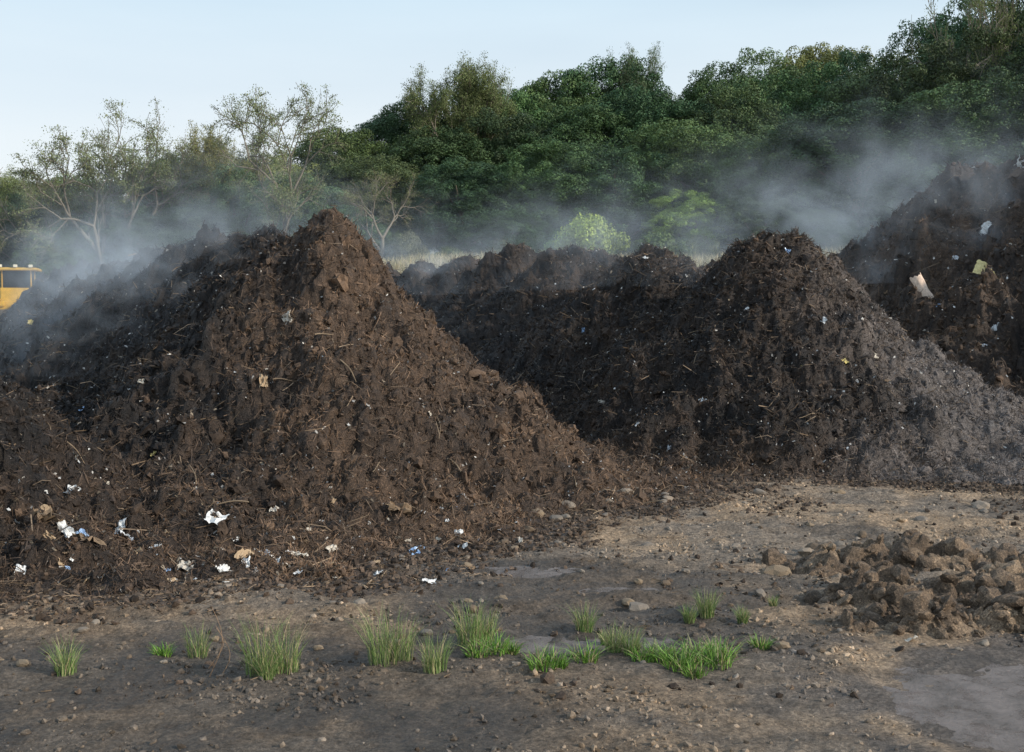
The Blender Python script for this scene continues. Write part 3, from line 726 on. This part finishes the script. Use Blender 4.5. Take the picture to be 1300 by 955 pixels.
# ------------------------------------------------------------------ steam
def steam(name,loc,size,rotz,dens,zc,zfall,nscale,thr,label,seedoff=0.):
    m=bpy.data.materials.new(name); m.use_nodes=True; nt=m.node_tree; nt.nodes.clear()
    out=N(nt,'ShaderNodeOutputMaterial'); pv=N(nt,'ShaderNodeVolumePrincipled')
    pv.inputs['Color'].default_value=(.80,.90,1,1); pv.inputs['Anisotropy'].default_value=.0
    nt.links.new(pv.outputs[0],out.inputs['Volume'])
    tc=N(nt,'ShaderNodeTexCoord'); mp=N(nt,'ShaderNodeMapping'); mp.inputs['Location'].default_value=(seedoff,seedoff*.7,0)
    mp.inputs['Rotation'].default_value=(.2,.5,0); mp.inputs['Scale'].default_value=(.8,.9,1.0)
    nt.links.new(tc.outputs['Object'],mp.inputs['Vector'])
    no=N(nt,'ShaderNodeTexNoise'); no.inputs['Scale'].default_value=nscale; no.inputs['Detail'].default_value=5; no.inputs['Roughness'].default_value=.62; no.inputs['Distortion'].default_value=1.
    nt.links.new(mp.outputs[0],no.inputs['Vector'])
    mr=N(nt,'ShaderNodeMapRange'); mr.inputs[1].default_value=thr; mr.inputs[2].default_value=thr+.18; nt.links.new(no.outputs['Fac'],mr.inputs[0])
    sp=N(nt,'ShaderNodeSeparateXYZ'); nt.links.new(tc.outputs['Object'],sp.inputs[0])
    zr=N(nt,'ShaderNodeMapRange',interpolation_type='SMOOTHSTEP'); zr.inputs[1].default_value=zc+zfall; zr.inputs[2].default_value=zc; nt.links.new(sp.outputs['Z'],zr.inputs[0])
    cur=mr.outputs[0]
    def mul(a,b):
        q=N(nt,'ShaderNodeMath',operation='MULTIPLY'); nt.links.new(a,q.inputs[0])
        if hasattr(b,'links'): nt.links.new(b,q.inputs[1])
        else: q.inputs[1].default_value=b
        return q.outputs[0]
    cur=mul(cur,zr.outputs[0]); cur=mul(cur,zr.outputs[0])
    for ax,half in (('X',size[0]/2),('Y',size[1]/2)):
        ab=N(nt,'ShaderNodeMath',operation='ABSOLUTE'); nt.links.new(sp.outputs[ax],ab.inputs[0])
        er=N(nt,'ShaderNodeMapRange',interpolation_type='SMOOTHSTEP'); er.inputs[1].default_value=half; er.inputs[2].default_value=half*(.35 if ax=='X' else .7); nt.links.new(ab.outputs[0],er.inputs[0])
        cur=mul(cur,er.outputs[0])
    cur=mul(cur,dens); nt.links.new(cur,pv.inputs['Density'])
    m.cycles.volume_step_rate=.6
    bm=bmesh.new(); bmesh.ops.create_cube(bm,size=1,matrix=Matrix.Translation((0,0,size[2]/2))@Matrix.Diagonal((*size,1)))
    me=bpy.data.meshes.new(name); bm.to_mesh(me); bm.free(); me.materials.append(m)
    o=mk_obj('steam',me,label,'steam','stuff'); o.location=loc; o.rotation_euler=(0,0,rotz)
rz=math.atan2(.428,.904)
steam('steam_a',(-8.6,27.2,1.6),(8,22,5.2),rz,.23,2.4,2.8,.75,.50,'thin bluish steam drifting over the compost windrow')
steam('steam_a2',(-16.5,46,2.8),(7,24,5.5),rz,.10,1.6,3.6,.55,.50,'thin bluish steam drifting over the compost windrow',17.)
steam('steam_b',(-.5,36,3.2),(8,30,4.6),rz,.13,1.3,3.0,.6,.50,'thin bluish steam drifting over the compost windrow',31.)
steam('steam_c',(11.4,33,3.4),(11,12,7.5),rz,.24,1.6,5.2,.55,.48,'thin white steam rising off the tall compost heap',57.)
steam('steam_d',(4,57,3.4),(42,8,8),0,.06,2.0,5.0,.35,.46,'thin bluish steam drifting behind the compost crests',83.)

# ------------------------------------------------------------------ light, sky, camera
sd=Vector((.86,-.36,.42)).normalized(); el=math.asin(sd.z); az=math.atan2(sd.x,sd.y)
wd=bpy.data.worlds.new('World'); scene.world=wd; wd.use_nodes=True; nt=wd.node_tree; bg=nt.nodes['Background']
sky=N(nt,'ShaderNodeTexSky',sky_type='NISHITA'); sky.sun_disc=False; sky.sun_elevation=el; sky.sun_rotation=az; sky.air_density=1.0; sky.dust_density=1.2; sky.ozone_density=1.2
tc=N(nt,'ShaderNodeTexCoord'); mp=N(nt,'ShaderNodeMapping'); mp.inputs['Scale'].default_value=(1.2,1.2,7); nt.links.new(tc.outputs['Generated'],mp.inputs[0])
no=N(nt,'ShaderNodeTexNoise'); no.inputs['Scale'].default_value=1.6; no.inputs['Detail'].default_value=6; nt.links.new(mp.outputs[0],no.inputs['Vector'])
fc=ramp(nt,no.outputs['Fac'],[(.35,.78),(.75,.97)])
sp=N(nt,'ShaderNodeSeparateXYZ'); nt.links.new(tc.outputs['Generated'],sp.inputs[0])
hz=ramp(nt,sp.outputs['Z'],[(.0,(.96,.95,.95)),(.14,(.87,.92,.95)),(.28,(.64,.81,.93)),(1.,(.45,.6,.82))])
hz2=mix(nt,hz,(7.0,7.0,7.0))
c=mix(nt,sky.outputs[0],hz2,fc,'MIX')
nt.links.new(c,bg.inputs[0]); bg.inputs[1].default_value=.15
L=bpy.data.lights.new('sun','SUN'); L.energy=3.9; L.angle=math.radians(1.5); L.color=(1,.91,.79)
lo=bpy.data.objects.new('sun',L); COL.objects.link(lo); lo.rotation_euler=sd.to_track_quat('Z','Y').to_euler()
cam=bpy.data.cameras.new('camera'); cam.lens=40; cam.sensor_width=36; cam.clip_end=3000; cam.clip_start=.1
co=bpy.data.objects.new('camera',cam); COL.objects.link(co); co.location=(0,0,2.6); co.rotation_euler=(math.radians(90-3.07),0,0)
scene.camera=co
scene.view_settings.view_transform='Standard'; scene.view_settings.look='None'; scene.view_settings.exposure=0
